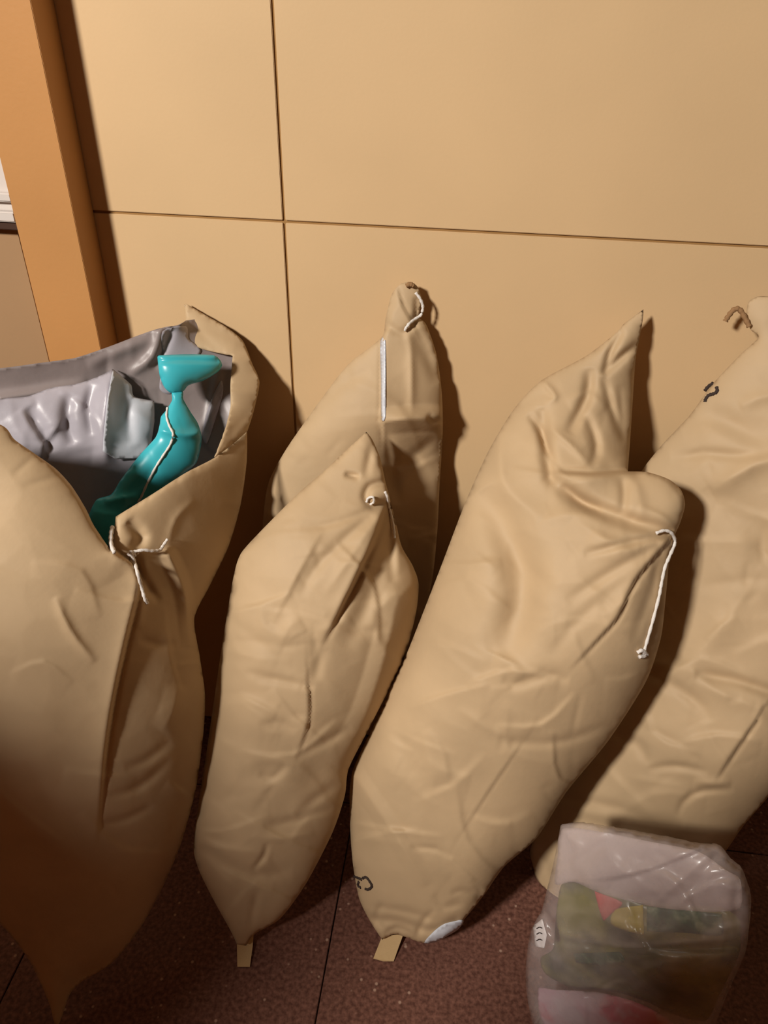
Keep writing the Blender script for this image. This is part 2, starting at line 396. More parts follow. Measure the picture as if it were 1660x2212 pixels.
# white ridged board edge left of the post
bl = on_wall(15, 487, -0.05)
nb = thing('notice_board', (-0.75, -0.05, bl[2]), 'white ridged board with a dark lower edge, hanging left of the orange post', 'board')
link('board', box_mesh((-0.95, -0.044, bl[2] + 0.006), (-0.6425, -0.031, bl[2] + 0.30), 0.001), nb, M_BOARD)
link('ridge', box_mesh((-0.95, -0.056, bl[2] + 0.006), (-0.6425, -0.0445, bl[2] + 0.020), 0.002), nb, M_BOARD)
link('ridge', box_mesh((-0.95, -0.054, bl[2] + 0.032), (-0.6425, -0.0445, bl[2] + 0.044), 0.002), nb, M_BOARD)
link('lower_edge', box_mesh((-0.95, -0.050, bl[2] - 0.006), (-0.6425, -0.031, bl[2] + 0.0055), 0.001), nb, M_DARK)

# ================================================================== SACK 3 : the tied sack in the middle with its long white string
def sack(name, soft, label, group='tied kraft paper sacks leaning on the wall'):
    base = soft.B.copy(); base[2] = 0
    t = thing(name, tuple(base), label, 'sack', group)
    link('sack_body', soft.mesh(), t, M_KRAFT, True)
    return t

B3 = on_floor(840, 2030, 0.015); T3 = on_wall(1385, 690, -0.03)
p3 = [(1391, 668, 0, 1), (1388, 700), (1374, 775, -.02), (1368, 860, -.035), (1362, 950, -.03), (1357, 1018, .0, 1), (1400, 1020, .055), (1445, 1035, .07), (1472, 1058, .08), (1481, 1090, .085), (1470, 1130, .085), (1458, 1158, .085),
      (1447, 1205, .085), (1439, 1290, .08), (1428, 1380, .07), (1395, 1475, .06), (1315, 1600, .045), (1225, 1710, .03), (1160, 1810, .015), (1090, 1872), (1045, 1935), (995, 1995), (950, 2030), (915, 2037), (880, 2025), (850, 2018), (826, 2030, 0, 1),
      (800, 1990), (776, 1940), (762, 1860), (756, 1760), (762, 1665, .01), (830, 1520, .02), (880, 1410, .03), (950, 1232, .03), (1008, 1080, .02), (1058, 970, .01), (1112, 882), (1170, 822), (1268, 768, -.01), (1335, 716), (1348, 700)]
f3 = [
    ([(1190, 1022), (1270, 1028), (1356, 1022)], 0.028, 14, 's', 2),
    ([(1192, 1035), (1249, 1080), (1335, 1118), (1445, 1150)], 0.022, 17, 'v', 2),
    ([(1215, 1045), (1260, 1086), (1300, 1104)], 0.008, 9, 'v'),
    ([(1170, 880), (1180, 960), (1190, 1030)], 0.014, 14, 'v', 2),
    ([(1142, 895), (1168, 930), (1185, 985)], 0.010, 8, 'v'),
    ([(1345, 1030), (1350, 1070), (1345, 1112)], 0.006, 10, 'v'),
    ([(1391, 735), (1340, 775), (1305, 810)], 0.011, 9, 'v', 1),
    ([(1305, 812), (1322, 880), (1350, 955)], 0.009, 9, 'v'),
    ([(1341, 720), (1320, 760), (1305, 812)], 0.010, 8, 'v', 1),
    ([(1275, 795), (1268, 860), (1228, 935)], 0.013, 12, 'v'),
    ([(1266, 893), (1290, 960), (1279, 1010)], 0.009, 10, 'v'),
    ([(1185, 922), (1230, 958), (1272, 1002)], 0.006, 9, 'r'),
    ([(1165, 815), (1200, 856), (1180, 870)], 0.006, 7, 'r'),
    ([(1340, 830), (1345, 900), (1352, 960)], 0.004, 8, 'v'),
    ([(1085, 880), (1080, 990), (1098, 1060), (1170, 1120)], 0.010, 22, 'r'),
    ([(1040, 1060), (1090, 1140), (1128, 1240), (1120, 1330), (1085, 1420)], 0.030, 40, 'w'),
    ([(1150, 1130), (1260, 1110), (1440, 1150)], 0.007, 18, 'r', 2),
    ([(1442, 1168), (1370, 1252), (1335, 1328), (1290, 1380), (1224, 1450)], 0.010, 10, 's', 1),
    ([(1444, 1155), (1350, 1175), (1262, 1197)], 0.007, 9, 'v', 1),
    ([(1420, 1180), (1330, 1230), (1225, 1300)], 0.005, 13, 'v', 1),
    ([(1360, 1250), (1250, 1340), (1190, 1420)], 0.003, 14, 'v'),
    ([(1430, 1200), (1400, 1300), (1370, 1380)], 0.004, 12, 'v', 1),
    ([(1090, 1440), (1110, 1480), (1180, 1460), (1230, 1470)], 0.006, 12, 'v'),
    ([(1157, 1560), (1060, 1700), (969, 1838)], 0.003, 7, 's'),
    ([(1080, 1590), (1120, 1605), (1220, 1600), (1330, 1560)], 0.004, 11, 'v'),
    ([(762, 1668), (845, 1790), (922, 1913)], 0.009, 24, 'b', 1),
    ([(990, 1530), (1050, 1570), (1110, 1600)], 0.004, 12, 'r'),
    ([(887, 1830), (940, 1834), (976, 1852)], 0.004, 6, 'v'),
    ([(795, 1958), (880, 1970), (960, 1995)], 0.005, 9, 'v'),
    ([(830, 2020), (858, 2004), (900, 2022)], 0.007, 6, 'v'),
    ([(940, 1930), (960, 1960), (1000, 1950)], 0.004, 8, 'v'),
    ([(1020, 1900), (1040, 1930), (1010, 1970)], 0.004, 7, 'v'),
    ([(795, 1985), (860, 1990), (930, 2010), (985, 1990)], 0.008, 10, 'v', 3),
    ([(822, 2000), (815, 1975), (830, 1950)], 0.005, 7, 'v', 1),
    ([(900, 2028), (915, 1990), (940, 1965)], 0.005, 7, 'v', 1),
    ([(1035, 1935), (1005, 1925), (975, 1930)], 0.005, 8, 'v', 1),
    ([(850, 1540), (880, 1640), (905, 1700)], 0.004, 18, 'v'),
    ([(905, 1560), (930, 1650), (935, 1720)], 0.003, 14, 'r'),
]
S3 = Soft(p3, B3, T3, 0.115, 0.045, prof=[(660, 0.03), (800, 0.06), (1000, 0.085), (1150, 0.10), (1500, 0.125), (1850, 0.11), (2040, 0.09)], folds=f3, wrinkles=60, wang=0.5, wamp=0.0018, seed=5)
s3 = sack('paper_sack', S3, 'brown paper sack with a long white string hanging from its folded right corner')
strand('tie_string', S3, [(1418, 1152, .003), (1436, 1146, .006), (1452, 1152, .010), (1459, 1172, .014), (1448, 1200, .012), (1437, 1227, .008), (1430, 1260, .006), (1425, 1287, .005), (1412, 1338, .003), (1400, 1380, .002), (1391, 1412, .002)], 0.0021, M_STRING, s3)
strand('string_knot', S3, [(1378, 1410, .001), (1388, 1405, .004), (1398, 1415, .002), (1382, 1419, .003)], 0.0026, M_STRING, s3)

def strip(name, pix, z, material, parent, th=0.0015, label=None, top=None):
    """flat piece lying on the floor, given by its corners"""
    P = [on_floor(a, b, z if not top else zz) for (a, b), zz in zip(pix, top or [z] * len(pix))]
    n = len(P); V = [tuple(p) for p in P] + [tuple(p + np.array([0, 0, -th])) for p in P]
    Fc = [tuple(range(n)), tuple(range(n, 2 * n))[::-1]] + [(i, i + n, (i + 1) % n + n, (i + 1) % n) for i in range(n)]
    me = bpy.data.meshes.new(name); me.from_pydata(V, [], Fc); me.update()
    bm = bmesh.new(); bm.from_mesh(me); bmesh.ops.recalc_face_normals(bm, faces=bm.faces); bm.to_mesh(me); bm.free()
    return link(name, me, parent, material)
strip('paper_tab', [(826, 2022), (872, 2018), (862, 2045), (851, 2076), (829, 2076), (807, 2070)], 0.004, M_KRAFT2, s3, top=[0.014, 0.014, 0.008, 0.003, 0.003, 0.003])
def patch(name, soft, poly, lift, material, parent, step=6, th=0.0008):
    """thin piece lying on a soft surface"""
    o = resample(poly, step, True); q = Soft.__new__(Soft); q.out = o; q.step = step
    VX, VY, bd, f = Soft.tri(q)
    P = soft.at(VX, VY, lift); me = bpy.data.meshes.new(name); me.from_pydata(P.tolist(), [], [tuple(t)[::-1] for t in f]); me.update()
    return solid(link(name, me, parent, material, True), th)
p_ = patch('liner_patch', S3, [(917, 2037), (938, 2012), (962, 1996), (1002, 1988), (990, 2008), (960, 2026), (940, 2036)], 0.004, M_WHITE, s3); p_['label'] = 'white inner lining poking out at the bottom'
def ink(name, soft, strokes, r, parent):
    for k, st in enumerate(strokes):
        strand(name, soft, [(a, b, -r * 0.6) for a, b in st], r, M_INK, parent)
ink('printed_mark', S3, [[(766, 1893), (776, 1897), (782, 1900)], [(784, 1897), (792, 1895), (800, 1905), (804, 1914), (797, 1921), (790, 1920)], [(776, 1904), (774, 1912), (780, 1917)]], 0.0022, s3)

# ================================================================== SACK 2, front
B2 = on_floor(530, 2045, 0.012); T2 = on_wall(830, 950, -0.13)
p2 = [(792, 933, 0, 1), (805, 950), (822, 990), (833, 1040), (842, 1075), (856, 1130), (868, 1180), (892, 1222), (905, 1262), (898, 1330), (870, 1432), (826, 1518), (789, 1590), (753, 1662), (745, 1720), (718, 1800),
      (662, 1908), (606, 1984), (550, 2018), (532, 2043, 0, 1), (512, 2040, 0, 1), (497, 2008), (462, 1945), (430, 1880), (418, 1830), (428, 1745), (450, 1600), (476, 1420), (502, 1260), (516, 1205), (540, 1172), (640, 1070), (700, 1018), (745, 975)]
f2 = [
    ([(838, 1072), (812, 1150), (770, 1240), (728, 1325), (688, 1400)], 0.022, 12, 's', 1),
    ([(842, 1090), (835, 1180), (800, 1290), (745, 1400)], 0.010, 20, 'v', 1),
    ([(848, 1100), (845, 1180), (848, 1260)], 0.008, 11, 'v', 1),
    ([(826, 1085), (760, 1120), (690, 1140), (650, 1140)], 0.004, 10, 'v', 1),
    ([(826, 1095), (750, 1160), (680, 1230), (650, 1290)], 0.005, 12, 'v', 1),
    ([(820, 1110), (760, 1200), (700, 1290)], 0.004, 14, 'r', 1),
    ([(745, 1024), (762, 1027), (778, 1031)], 0.009, 6, 'v'),
    ([(835, 1040), (800, 1050), (790, 1075), (806, 1092), (834, 1085)], 0.008, 8, 'v', 3),
    ([(790, 1032), (798, 990), (806, 955)], 0.005, 9, 'v'),
    ([(905, 1255), (862, 1290), (840, 1380), (812, 1480), (778, 1570), (725, 1655)], 0.013, 34, 'b'),
    ([(700, 1400), (690, 1430), (680, 1470)], 0.004, 12, 'v'),
    ([(665, 1490), (664, 1560), (636, 1642)], 0.006, 9, 's', 1),
    ([(640, 1635), (690, 1610), (760, 1570)], 0.005, 10, 'v'),
    ([(530, 1450), (600, 1468), (680, 1485)], 0.005, 10, 'v'),
    ([(560, 1570), (600, 1560), (640, 1580)], 0.003, 10, 'v'),
    ([(620, 1650), (590, 1680), (560, 1672)], 0.004, 9, 'v'),
    ([(570, 1785), (640, 1770), (720, 1740)], 0.005, 11, 'v'),
    ([(545, 1805), (600, 1812), (680, 1800)], 0.004, 10, 'r'),
    ([(578, 1820), (570, 1850), (545, 1880)], 0.006, 6, 'v'),
    ([(440, 1830), (500, 1870), (560, 1890), (630, 1880)], 0.006, 14, 'v', 1),
    ([(440, 1850), (480, 1895), (520, 1930)], 0.004, 10, 'r'),
    ([(540, 2010), (548, 1960), (560, 1920)], 0.004, 9, 'v'),
    ([(470, 1600), (560, 1630), (640, 1650)], 0.003, 16, 'r'),
    ([(640, 1760), (690, 1720), (735, 1690)], 0.005, 12, 'v'),
]
S2 = Soft(p2, B2, T2, 0.11, 0.03, prof=[(930, 0.03), (1070, 0.055), (1250, 0.085), (1500, 0.11), (1800, 0.11), (1950, 0.09), (2050, 0.08)], folds=f2, wrinkles=55, wang=0.25, wamp=0.0018, seed=11)
s2 = sack('paper_sack', S2, 'slim brown paper sack with a pointed bottom, standing in front of the tallest sack')
strand('tie_string', S2, [(832, 1062, .001), (838, 1075, .004), (841, 1095, .003), (846, 1115, .003), (851, 1140, .003), (853, 1162, .003)], 0.0019, M_STRING, s2)
strand('string_knot', S2, [(792, 1085, .002), (796, 1076, .004), (806, 1074, .005), (808, 1084, .003), (800, 1090, .002)], 0.0017, M_STRING, s2)
strip('paper_tab', [(512, 2034), (548, 2018), (546, 2045), (540, 2088), (513, 2088)], 0.003, M_KRAFT2, s2, top=[0.012, 0.012, 0.008, 0.003, 0.003])

# ================================================================== SACK 2, the tall one behind
Bb = np.array([-0.20, -0.14, 0.01]); Tb = on_wall(880, 620, -0.02)
pb = [(868, 612, 0, 1), (888, 609), (903, 620), (912, 650), (905, 684), (922, 702), (944, 768), (955, 850), (957, 930), (950, 1050), (945, 1150), (933, 1260), (900, 1400), (820, 1530), (740, 1650), (650, 1700), (590, 1640), (560, 1450), (562, 1250),
      (570, 1105), (582, 1038), (620, 968), (690, 868), (750, 790), (810, 742), (829, 722), (833, 690), (845, 640), (856, 622)]
fb = [
    ([(828, 905), (829, 820), (830, 725)], 0.010, 9, 's', 3),
    ([(878, 712), (888, 760), (890, 900)], 0.006, 9, 'r'),
    ([(895, 715), (925, 770), (948, 830)], 0.006, 14, 'v'),
    ([(820, 912), (880, 904), (950, 903)], 0.020, 30, 'b', 2),
    ([(845, 1010), (900, 1000), (960, 985)], 0.028, 55, 'w', 3),
    ([(925, 895), (935, 906), (956, 908)], 0.010, 7, 'v', 2),
    ([(830, 915), (850, 1010), (860, 1090)], 0.010, 12, 'v'),
    ([(945, 945), (900, 980), (860, 1010)], 0.006, 12, 'v'),
    ([(858, 628), (868, 660), (885, 690)], 0.006, 7, 's', 3),
    ([(900, 640), (902, 665), (898, 685)], 0.008, 6, 'v', 2),
    ([(690, 880), (740, 830), (800, 800)], 0.003, 12, 'v'),
    ([(835, 700), (870, 720), (905, 690)], 0.005, 9, 'v', 3),
]
Sb = Soft(pb, Bb, Tb, 0.06, 0.05, prof=[(600, 0.02), (740, 0.035), (900, 0.075), (1000, 0.055), (1300, 0.04), (1700, 0.04)], folds=fb, wrinkles=22, wang=0.3, wamp=0.0015, seed=21)
sb = sack('paper_sack', Sb, 'tallest brown paper sack, with a small string loop at its twisted top')
pv = patch('pale_seam', Sb, [(822, 735), (832, 735), (834, 800), (833, 900), (824, 905), (823, 820)], 0.0015, M_WHITE, sb, step=4); pv['label'] = 'whitish strip along the seam'
strand('tie_string', Sb, [(898, 632, .003), (908, 645, .006), (914, 662, .007), (910, 680, .006), (896, 690, .004), (882, 702, .003), (875, 714, .002)], 0.0021, M_STRING, sb)
strand('string_knot', Sb, [(878, 618, .001), (886, 614, .003), (893, 617, .002)], 0.0032, M_CORD, sb)

# ================================================================== SACK 4, right
B4 = on_floor(1330, 1975, 0.02) + np.array([0, 0.03, 0]); T4 = on_wall(1640, 700, -0.035)
p4 = [(1622, 712), (1614, 680), (1618, 652), (1640, 640), (1668, 642), (1690, 660), (1695, 700), (1740, 760), (1800, 880), (1835, 1080), (1830, 1300), (1780, 1520), (1700, 1665), (1660, 1722), (1606, 1785), (1566, 1842), (1500, 1920), (1400, 1975),
      (1290, 1985), (1195, 1970), (1165, 1925), (1152, 1870), (1146, 1835), (1180, 1760), (1260, 1640), (1330, 1500), (1362, 1350), (1368, 1200), (1366, 1080), (1384, 1022), (1430, 962), (1490, 898), (1540, 830), (1598, 768), (1640, 728)]
f4 = [
    ([(1470, 915), (1540, 900), (1610, 930), (1680, 960)], 0.010, 26, 'w'),
    ([(1600, 880), (1640, 860), (1700, 850)], 0.006, 16, 'r'),
    ([(1450, 990), (1530, 980), (1600, 985), (1680, 975)], 0.006, 12, 'v'),
    ([(1535, 1060), (1570, 1040), (1640, 1000), (1700, 990)], 0.012, 22, 'r'),
    ([(1530, 1050), (1560, 1090), (1630, 1130), (1645, 1200), (1610, 1290), (1560, 1350)], 0.008, 30, 'w'),
    ([(1430, 1470), (1520, 1400), (1600, 1300), (1660, 1200)], 0.014, 40, 'r'),
    ([(1410, 1455), (1470, 1490), (1520, 1530), (1535, 1560)], 0.007, 14, 'v', 1),
    ([(1500, 1455), (1580, 1468), (1665, 1495)], 0.010, 13, 'v', 2),
    ([(1490, 1470), (1560, 1500), (1640, 1530)], 0.005, 20, 'r', 2),
    ([(1340, 1590), (1380, 1610), (1400, 1650)], 0.006, 12, 'v', 1),
    ([(1632, 1555), (1580, 1630), (1540, 1690)], 0.010, 10, 's', 1),
    ([(1400, 1662), (1460, 1655), (1530, 1668)], 0.007, 9, 'v'),
    ([(1500, 1690), (1550, 1692), (1580, 1690)], 0.006, 10, 'r'),
    ([(1585, 1705), (1520, 1708), (1480, 1730), (1465, 1765)], 0.006, 8, 'v'),
    ([(1230, 1725), (1330, 1745), (1400, 1770), (1480, 1780)], 0.008, 14, 'v', 1),
    ([(1250, 1770), (1330, 1790), (1450, 1815)], 0.008, 16, 'w', 1),
    ([(1165, 1830), (1185, 1880), (1200, 1930)], 0.005, 9, 'v'),
]
S4 = Soft(p4, B4, T4, 0.12, 0.05, prof=[(640, 0.015), (760, 0.04), (950, 0.055), (1350, 0.07), (1550, 0.11), (1750, 0.12), (1980, 0.09)], folds=f4, wrinkles=50, wang=0.4, wamp=0.0018, seed=33)
s4 = sack('paper_sack', S4, 'large brown paper sack at the right with deep folds, behind the translucent plastic bag')
strand('tie_cord', S4, [(1620, 706, .003), (1612, 690, .004), (1600, 670, .008), (1588, 668, .010), (1575, 682, .010), (1568, 694, .010)], 0.0034, M_CORD, s4)
ink('printed_mark', S4, [[(1524, 844), (1530, 836), (1541, 828)], [(1549, 836), (1550, 846), (1541, 851), (1532, 854), (1526, 861), (1524, 868)]], 0.0024, s4)

# ================================================================== SACK 1, open, left
B1 = on_floor(150, 2190, 0.01); T1 = B1 + np.array([0.02, 0.46, 1.0])
rimL = 0.13
p1 = [(-220, 930, 0.05), (-120, 905, rimL), (0, 917, rimL), (32, 950, rimL), (72, 978, rimL), (120, 1012, rimL), (155, 1050, rimL), (185, 1098, rimL), (203, 1135, rimL), (240, 1190, 0.13, 1), (246, 1150, 0.125), (250, 1116, 0.125, 1),
      (328, 1068, 0.11), (400, 1022, 0.09), (468, 986, 0.06), (534, 932, 0.01, 1), (533, 1000, .03), (520, 1090, .03), (494, 1180, .045), (455, 1262, .055), (420, 1335, .07), (432, 1420, .07), (443, 1500, .07), (440, 1580, .06), (424, 1700, .045), (392, 1820, .02), (350, 1920), (300, 2010), (240, 2082), (175, 2122), (150, 2150), (128, 2212), (118, 2212),
      (105, 2165), (60, 2070), (-10, 1985), (-140, 1880), (-290, 1700), (-330, 1400), (-280, 1150)]
f1 = [
    ([(205, 1850), (213, 1760), (226, 1620), (245, 1500), (270, 1385), (297, 1270), (288, 1222), (242, 1190), (215, 1105)][::-1], 0.018, 11, 's', 1),
    ([(262, 1215), (300, 1230), (330, 1250)], 0.001, 8, 'v'),
    ([(292, 1200), (315, 1260), (345, 1300)], 0.008, 9, 'v', 1),
    ([(275, 1125), (305, 1160), (285, 1190)], 0.010, 14, 'v'),
    ([(365, 1200), (395, 1270), (405, 1330), (412, 1400)], 0.012, 22, 'b', 1),
    ([(362, 1180), (380, 1120), (420, 1080)], 0.003, 9, 'r'),
    ([(120, 1290), (150, 1360), (205, 1430)], 0.006, 9, 'r'),
    ([(300, 1380), (340, 1392), (380, 1390)], 0.003, 10, 'v'),
    ([(385, 1480), (372, 1540), (350, 1580)], 0.006, 30, 'b'),
    ([(270, 1660), (320, 1640), (370, 1600)], 0.004, 11, 'v'),
    ([(230, 1720), (300, 1700), (370, 1640)], 0.005, 11, 'v'),
    ([(215, 1780), (270, 1770), (330, 1740)], 0.005, 10, 'v'),
    ([(60, 1640), (110, 1740), (200, 1800)], 0.004, 20, 'v'),
    ([(130, 2190), (180, 2110), (300, 2060)], 0.012, 22, 'v', 1),
]
S1 = Soft(p1, B1, T1, 0.17, 0.14, prof=[(800, 0.03), (1000, 0.05), (1200, 0.07), (1450, 0.11), (1650, 0.14), (1850, 0.13), (2000, 0.10), (2212, 0.05)], folds=f1, wrinkles=22, wang=0.5, wamp=0.0015, seed=44)
base = B1.copy(); base[2] = 0
s1 = thing('paper_sack', tuple(base), 'big brown paper sack torn open at the left, with a teal scoop in its mouth', 'sack', 'tied kraft paper sacks leaning on the wall'); del s1['group']
fr = link('sack_front', S1.mesh(shell=False), s1, M_KRAFT, True); solid(fr, 0.0016)
# far wall of the sack
pbk = [(-220, 830, -0.02), (-120, 805, -0.05), (0, 797, -0.06), (90, 785, -0.06), (165, 774, -0.06), (240, 748, -0.06), (300, 725, -0.055), (345, 710, -0.05), (385, 704, -0.06), (402, 700, -0.08, 1), (400, 655, -0.10, 1), (440, 678, -0.09), (480, 701, -0.075), (510, 722, -0.065), (527, 740, -0.06), (545, 785, -.045), (560, 826, -.03), (548, 890, -.01), (534, 932, 0.0, 1),
       (533, 1000, .03), (520, 1090, .03), (494, 1180, .045), (455, 1262, .055), (420, 1335, .07), (432, 1420, .07), (443, 1500, .07), (440, 1580, .06), (424, 1700, .045), (392, 1820, .02), (350, 1920), (300, 2010), (240, 2082), (175, 2122), (150, 2150), (128, 2212), (118, 2212),
       (105, 2165), (60, 2070), (-10, 1985), (-140, 1880), (-290, 1700), (-330, 1400), (-280, 1150)]
SK = Soft(pbk, B1, T1, 0.14, 0.0, prof=[(640, 0.0), (720, 0.0), (900, 0.05), (1200, 0.12), (2212, 0.10)], sgn=-1.0, seed=3, wrinkles=10, wamp=0.001)
# keep the outer back above the floor and off the wall
bk = link('sack_back', SK.mesh(shell=False), s1, M_KRAFT, True); solid(bk, 0.0014, 1)
# grey lining inside the mouth (reaches down below the front rim)
pl = [(-200, 829, -0.005), (-110, 804, -0.035), (0, 796, -0.045), (90, 784, -0.045), (165, 773, -0.045), (240, 747, -0.045), (300, 724, -0.04), (345, 709, -0.035), (385, 703, -0.03), (402, 692, -0.06, 1), (440, 690, -.075), (480, 708, -.065), (518, 740, -.05), (538, 790, -0.035), (548, 830, -0.02), (538, 890, 0.0), (512, 945, 0.01),
      (480, 1040, 0.03), (440, 1150, 0.03), (380, 1290, 0.03), (200, 1300, 0.02), (50, 1250, 0.0), (-80, 1150, 0.0), (-200, 1000, 0.0)]
fl_ = [([(0, 862), (80, 850), (190, 830)], 0.012, 12, 'v', 1), ([(190, 790), (240, 765), (330, 730)], 0.006, 14, 'v'), ([(345, 720), (330, 770), (280, 810)], 0.008, 12, 'v', 1), ([(370, 715), (352, 760), (330, 800)], 0.006, 9, 'r', 1),
       ([(60, 880), (90, 950), (140, 1000)], 0.008, 20, 'v'), ([(480, 780), (462, 850), (450, 930)], 0.006, 10, 'v')]
SL = Soft(pl, B1, T1, 0.07, 0.0, prof=[(640, 0.0), (760, 0.01), (900, 0.05), (1200, 0.11)], sgn=-1.0, folds=fl_, seed=8, wrinkles=14, wang=1.0, wamp=0.002)
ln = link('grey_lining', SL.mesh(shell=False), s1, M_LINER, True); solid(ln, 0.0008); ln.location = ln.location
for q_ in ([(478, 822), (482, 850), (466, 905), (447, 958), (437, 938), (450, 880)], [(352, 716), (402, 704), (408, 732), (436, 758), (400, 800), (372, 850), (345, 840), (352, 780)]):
    p_ = patch('pale_lining_highlight', SL, q_, 0.001, M_INNER, ln, step=6, th=0.0004); p_['label'] = 'pale area of the lining with its highlight painted in'  # paler patches put the lining's white highlights into its colour
# turned-out strip of the rim on the right
pr = [(401, 655, -0.085, 1), (440, 678, -0.075), (480, 701, -0.06), (510, 722, -0.05), (527, 740, -.042), (545, 785, -.025), (561, 826, -.01), (548, 890, 0.004), (535, 931, 0.015, 1), (500, 962, 0.04), (464, 988, 0.065, 1), (486, 930, 0.04), (498, 880, 0.01), (498, 830, -.005), (503, 768, -0.028, 1), (470, 762, -0.04), (432, 752, -0.05), (406, 732, -0.055), (403, 700, -0.07)]
SR = Soft(pr, B1, T1, 0.006, 0.0, seed=9, wrinkles=6, wamp=0.001)
rr = link('turned_out_rim', SR.mesh(shell=False), s1, M_KRAFT, True); solid(rr, 0.0014)
strand('tie_string', S1, [(243, 1138, .006), (240, 1155, .012), (240, 1175, .014), (247, 1193, .008)], 0.0026, M_STRING, s1)
strand('tie_string', S1, [(288, 1192, .006), (310, 1188, .010), (330, 1190, .010), (346, 1188, .008), (353, 1178, .005), (362, 1165, .003)], 0.0020, M_STRING, s1)
strand('tie_string', S1, [(283, 1196, .008), (291, 1215, .013), (298, 1240, .018), (306, 1268, .018), (312, 1290, .014), (318, 1303, .010)], 0.0022, M_STRING, s1)
strand('string_knot', S1, [(278, 1200, .003), (284, 1192, .005), (290, 1200, .004), (282, 1206, .003)], 0.0026, M_STRING, s1)

# white film bunched in the mouth
pf = [(-60, 880, 0.0), (0, 862, 0.0), (60, 856, 0.0), (110, 838, 0.0), (170, 828, 0.0), (215, 812, 0.0), (244, 797, 0.0, 1), (262, 812, 0.0), (284, 832, 0.0), (290, 856, 0.0), (333, 866, 0.0, 1), (334, 900, 0.0), (325, 950, 0.0), (330, 1000, 0.0), (290, 1080, 0.0), (230, 1150, 0.0), (120, 1130, 0.0), (0, 1040, 0.0), (-60, 960, 0.0)]
ff = [([(244, 800), (232, 860), (225, 930), (228, 1010)], 0.014, 18, 'r', 1), ([(150, 850), (145, 910), (160, 960)], 0.010, 14, 'v'), ([(200, 830), (190, 880), (200, 940)], 0.006, 10, 'v'), ([(285, 860), (275, 900), (285, 960)], 0.006, 14, 'v'), ([(60, 880), (90, 930), (110, 980)], 0.008, 16, 'v')]
SF = Soft(pf, B1 + np.array([0, 0.06, 0]), T1 + np.array([0, 0.06, 0]), 0.03, 0.0, folds=ff, seed=15, wrinkles=14, wang=1.3, wamp=0.002, prof=[(790, 0.02), (900, 0.03), (1000, 0.01), (1150, 0.0)])
fm = link('liner_bag', SF.mesh(shell=False), None, M_INNER, True); solid(fm, 0.0008)
tag(fm, 'crumpled greyish inner bag bunched inside the mouth of the open sack', 'bag')
pw = [(244, 799), (262, 812), (284, 832), (288, 858), (333, 868), (334, 910), (326, 965), (300, 990), (250, 992), (222, 975), (226, 930), (232, 870)]
wf = patch('white_film', SF, [(a, b, 0, 1) for a, b in pw], 0.006, M_WHITE, fm, step=6); wf['label'] = 'lighter white fold of film'

# teal scoop
sc_base = T1 * 0.6 + B1 * 0.4
tl = thing('plastic_scoop', (float(sc_base[0]), float(sc_base[1]), 0.45), 'glossy teal plastic scoop with a narrow neck standing in the open sack', 'scoop')
oB = np.array([0.0, 0.0, 0.0])
# flared grip
pg = [(340, 768, 0, 1), (400, 765), (460, 767), (476, 778), (480, 790), (470, 804), (440, 822), (408, 832), (395, 846), (372, 850), (356, 838), (346, 815), (342, 790)]
SG = Soft(pg, B1 + np.array([0, -0.005, 0]), T1 + np.array([0, -0.005, 0]), 0.022, 0.012, step=4, gs=5, seed=2, folds=[([(343, 780), (400, 778), (470, 780)], 0.004, 5, 'v', 3)])
link('grip', SG.mesh(), tl, M_TEAL, True)
pbld = [(372, 846), (395, 846), (396, 862), (412, 890), (428, 915), (436, 945), (432, 975), (424, 1000), (400, 1022), (345, 1062), (300, 1088), (262, 1112), (250, 1150), (232, 1180), (205, 1172), (200, 1140), (190, 1120), (208, 1080), (240, 1068), (262, 1035), (300, 985), (336, 945), (345, 918), (348, 900), (360, 885), (372, 864)]
SB2 = Soft(pbld, B1 + np.array([0, -0.01, 0]), T1 + np.array([0, -0.01, 0]), 0.022, 0.010, step=4, gs=5, seed=6, folds=[([(432, 935), (400, 940), (350, 930)], 0.006, 9, 'r', 3), ([(225, 1085), (270, 1075), (300, 1070)], 0.005, 8, 'r'), ([(340, 1010), (300, 1050), (270, 1075)], 0.004, 12, 'v')], wrinkles=6, wamp=0.001)
link('blade', SB2.mesh(), tl, M_TEAL, True)
strand('cord', SB2, [(362, 880), (360, 900), (366, 920), (374, 938), (368, 960), (352, 985), (335, 1012), (318, 1045), (306, 1072), (298, 1085)], 0.0016, M_STRING, tl)

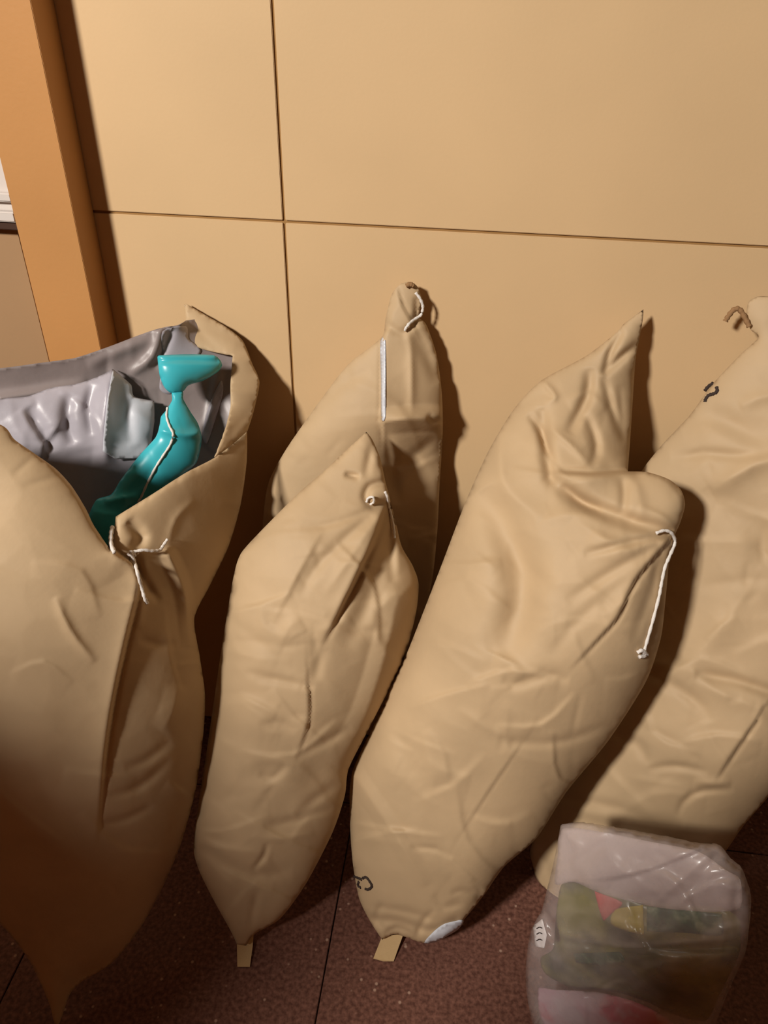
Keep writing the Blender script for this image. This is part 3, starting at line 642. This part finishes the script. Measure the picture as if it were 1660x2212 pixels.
# ================================================================== translucent plastic bag
BP = on_floor(1370, 2350, 0.0); TP = CAM + rays(1400, 1800) * 1.17
pp = [(1212, 1781, 0, 1), (1250, 1778), (1300, 1788), (1400, 1808), (1512, 1831, 0, 1), (1530, 1830), (1548, 1828), (1565, 1845), (1577, 1868, 0, 1), (1600, 1878, 0, 1), (1612, 1915), (1622, 1950), (1618, 2010), (1612, 2055), (1600, 2085), (1575, 2140), (1545, 2212), (1500, 2270), (1380, 2300), (1240, 2290),
      (1165, 2240), (1146, 2190), (1136, 2120), (1140, 2050), (1150, 2005), (1172, 1965, 0, 1), (1180, 1930), (1195, 1870), (1205, 1820)]
fp = [([(1510, 1835), (1420, 1872), (1330, 1895), (1260, 1900)], 0.006, 8, 's', 1), ([(1520, 1860), (1450, 1920), (1400, 1970)], 0.003, 9, 'r'), ([(1175, 1965), (1195, 2010), (1210, 2070)], 0.010, 9, 'v', 1), ([(1200, 2015), (1350, 2045), (1500, 2035), (1600, 2025)], 0.005, 7, 'r'),
      ([(1340, 2055), (1470, 2062), (1560, 2070)], 0.006, 8, 's'), ([(1600, 1880), (1590, 1950), (1600, 2040)], 0.004, 10, 'v'), ([(1215, 1790), (1250, 1830), (1240, 1880)], 0.004, 10, 'r'), ([(1170, 2010), (1160, 2100), (1180, 2200)], 0.005, 14, 'v'), ([(1230, 2150), (1280, 2130), (1340, 2150)], 0.004, 8, 'r')]
SP = Soft(pp, BP, TP, 0.085, 0.07, prof=[(1770, 0.035), (1900, 0.055), (2050, 0.085), (2250, 0.08)], folds=fp, power=0.40, wrinkles=60, wang=0.2, wamp=0.0026, seed=51)
bp = thing('plastic_bag', (float(BP[0]), float(BP[1]), 0), 'crumpled translucent whitish plastic bag holding printed packets, on the floor at the lower right', 'bag')
link('bag_film', SP.mesh(), bp, M_FILM, True)
# second layer of film folded over the empty top and the left side
pt = [(1216, 1790), (1300, 1797), (1400, 1817), (1508, 1839), (1570, 1880), (1600, 1900), (1600, 1960), (1540, 1970), (1420, 1960), (1300, 1930), (1240, 1905), (1200, 1910), (1205, 1850)]
ft = patch('folded_film', SP, pt, -0.006, M_FILM2, bp, step=8, th=0.0003)
IB = BP + np.array([0, 0.012, 0]); IT = TP + np.array([0, 0.012, 0])
pk = [(1220, 1905), (1300, 1915), (1400, 1945), (1480, 1955), (1560, 1960), (1600, 1990), (1600, 2050), (1585, 2090), (1555, 2150), (1525, 2205), (1450, 2190), (1400, 2165), (1320, 2140), (1240, 2135), (1180, 2105), (1168, 2070), (1195, 2050), (1200, 2000), (1205, 1950)]
SQ = Soft(pk, IB, IT, 0.035, 0.01, seed=61, wrinkles=14, wamp=0.002, folds=[([(1200, 2030), (1350, 2050), (1590, 2045)], 0.012, 10, 'v', 3)])
gk = thing('food_packet', (float(IB[0]), float(IB[1]), 0.03), 'olive green printed packet with red and yellow patches inside the translucent bag', 'packet')
link('packet_body', SQ.mesh(), gk, M_GREEN, True)
patch('red_print', SQ, [(1285, 1925, 0, 1), (1345, 1950), (1320, 1975), (1305, 1990, 0, 1), (1295, 1965)], 0.0012, M_RED, gk, th=0.0004)
patch('yellow_print', SQ, [(1330, 1965), (1390, 1955, 0, 1), (1392, 2020, 0, 1), (1350, 2010), (1320, 1995)], 0.0012, M_YELLOW, gk, th=0.0004)
patch('dark_green_print', SQ, [(1398, 1958, 0, 1), (1480, 1965), (1560, 1975, 0, 1), (1560, 2020), (1480, 2015), (1398, 2012, 0, 1)], 0.0012, M_DGREEN, gk, th=0.0004)
patch('dark_green_print', SQ, [(1240, 2060, 0, 1), (1340, 2056, 0, 1), (1350, 2078), (1300, 2085), (1245, 2080, 0, 1)], 0.0012, M_DGREEN, gk, th=0.0004)
pn = [(1163, 2135), (1200, 2138), (1290, 2143), (1370, 2163), (1430, 2192), (1470, 2225), (1470, 2250), (1380, 2262), (1250, 2258), (1190, 2235), (1166, 2190)]
SN = Soft(pn, IB + np.array([0, -0.04, 0]), IT + np.array([0, -0.04, 0]), 0.02, 0.006, seed=71, wrinkles=8, wamp=0.002)
pkk = link('food_packet', SN.mesh(), None, M_PINK, True); tag(pkk, 'pinkish white packet with red print, lowest in the translucent bag', 'packet')
la = patch('label', SP, [(1152, 2000, 0, 1), (1172, 1985, 0, 1), (1182, 2020, 0, 1), (1176, 2048, 0, 1), (1156, 2044, 0, 1)], 0.0012, M_LABEL, bp, step=6, th=0.0004); la['label'] = 'small white label with dark lettering'
for y in (2004, 2016, 2030): strand('label_print', SP, [(1160, y + 2, .0012), (1166, y - 1, .0012), (1172, y + 1, .0012)], 0.0007, M_INK, bp)
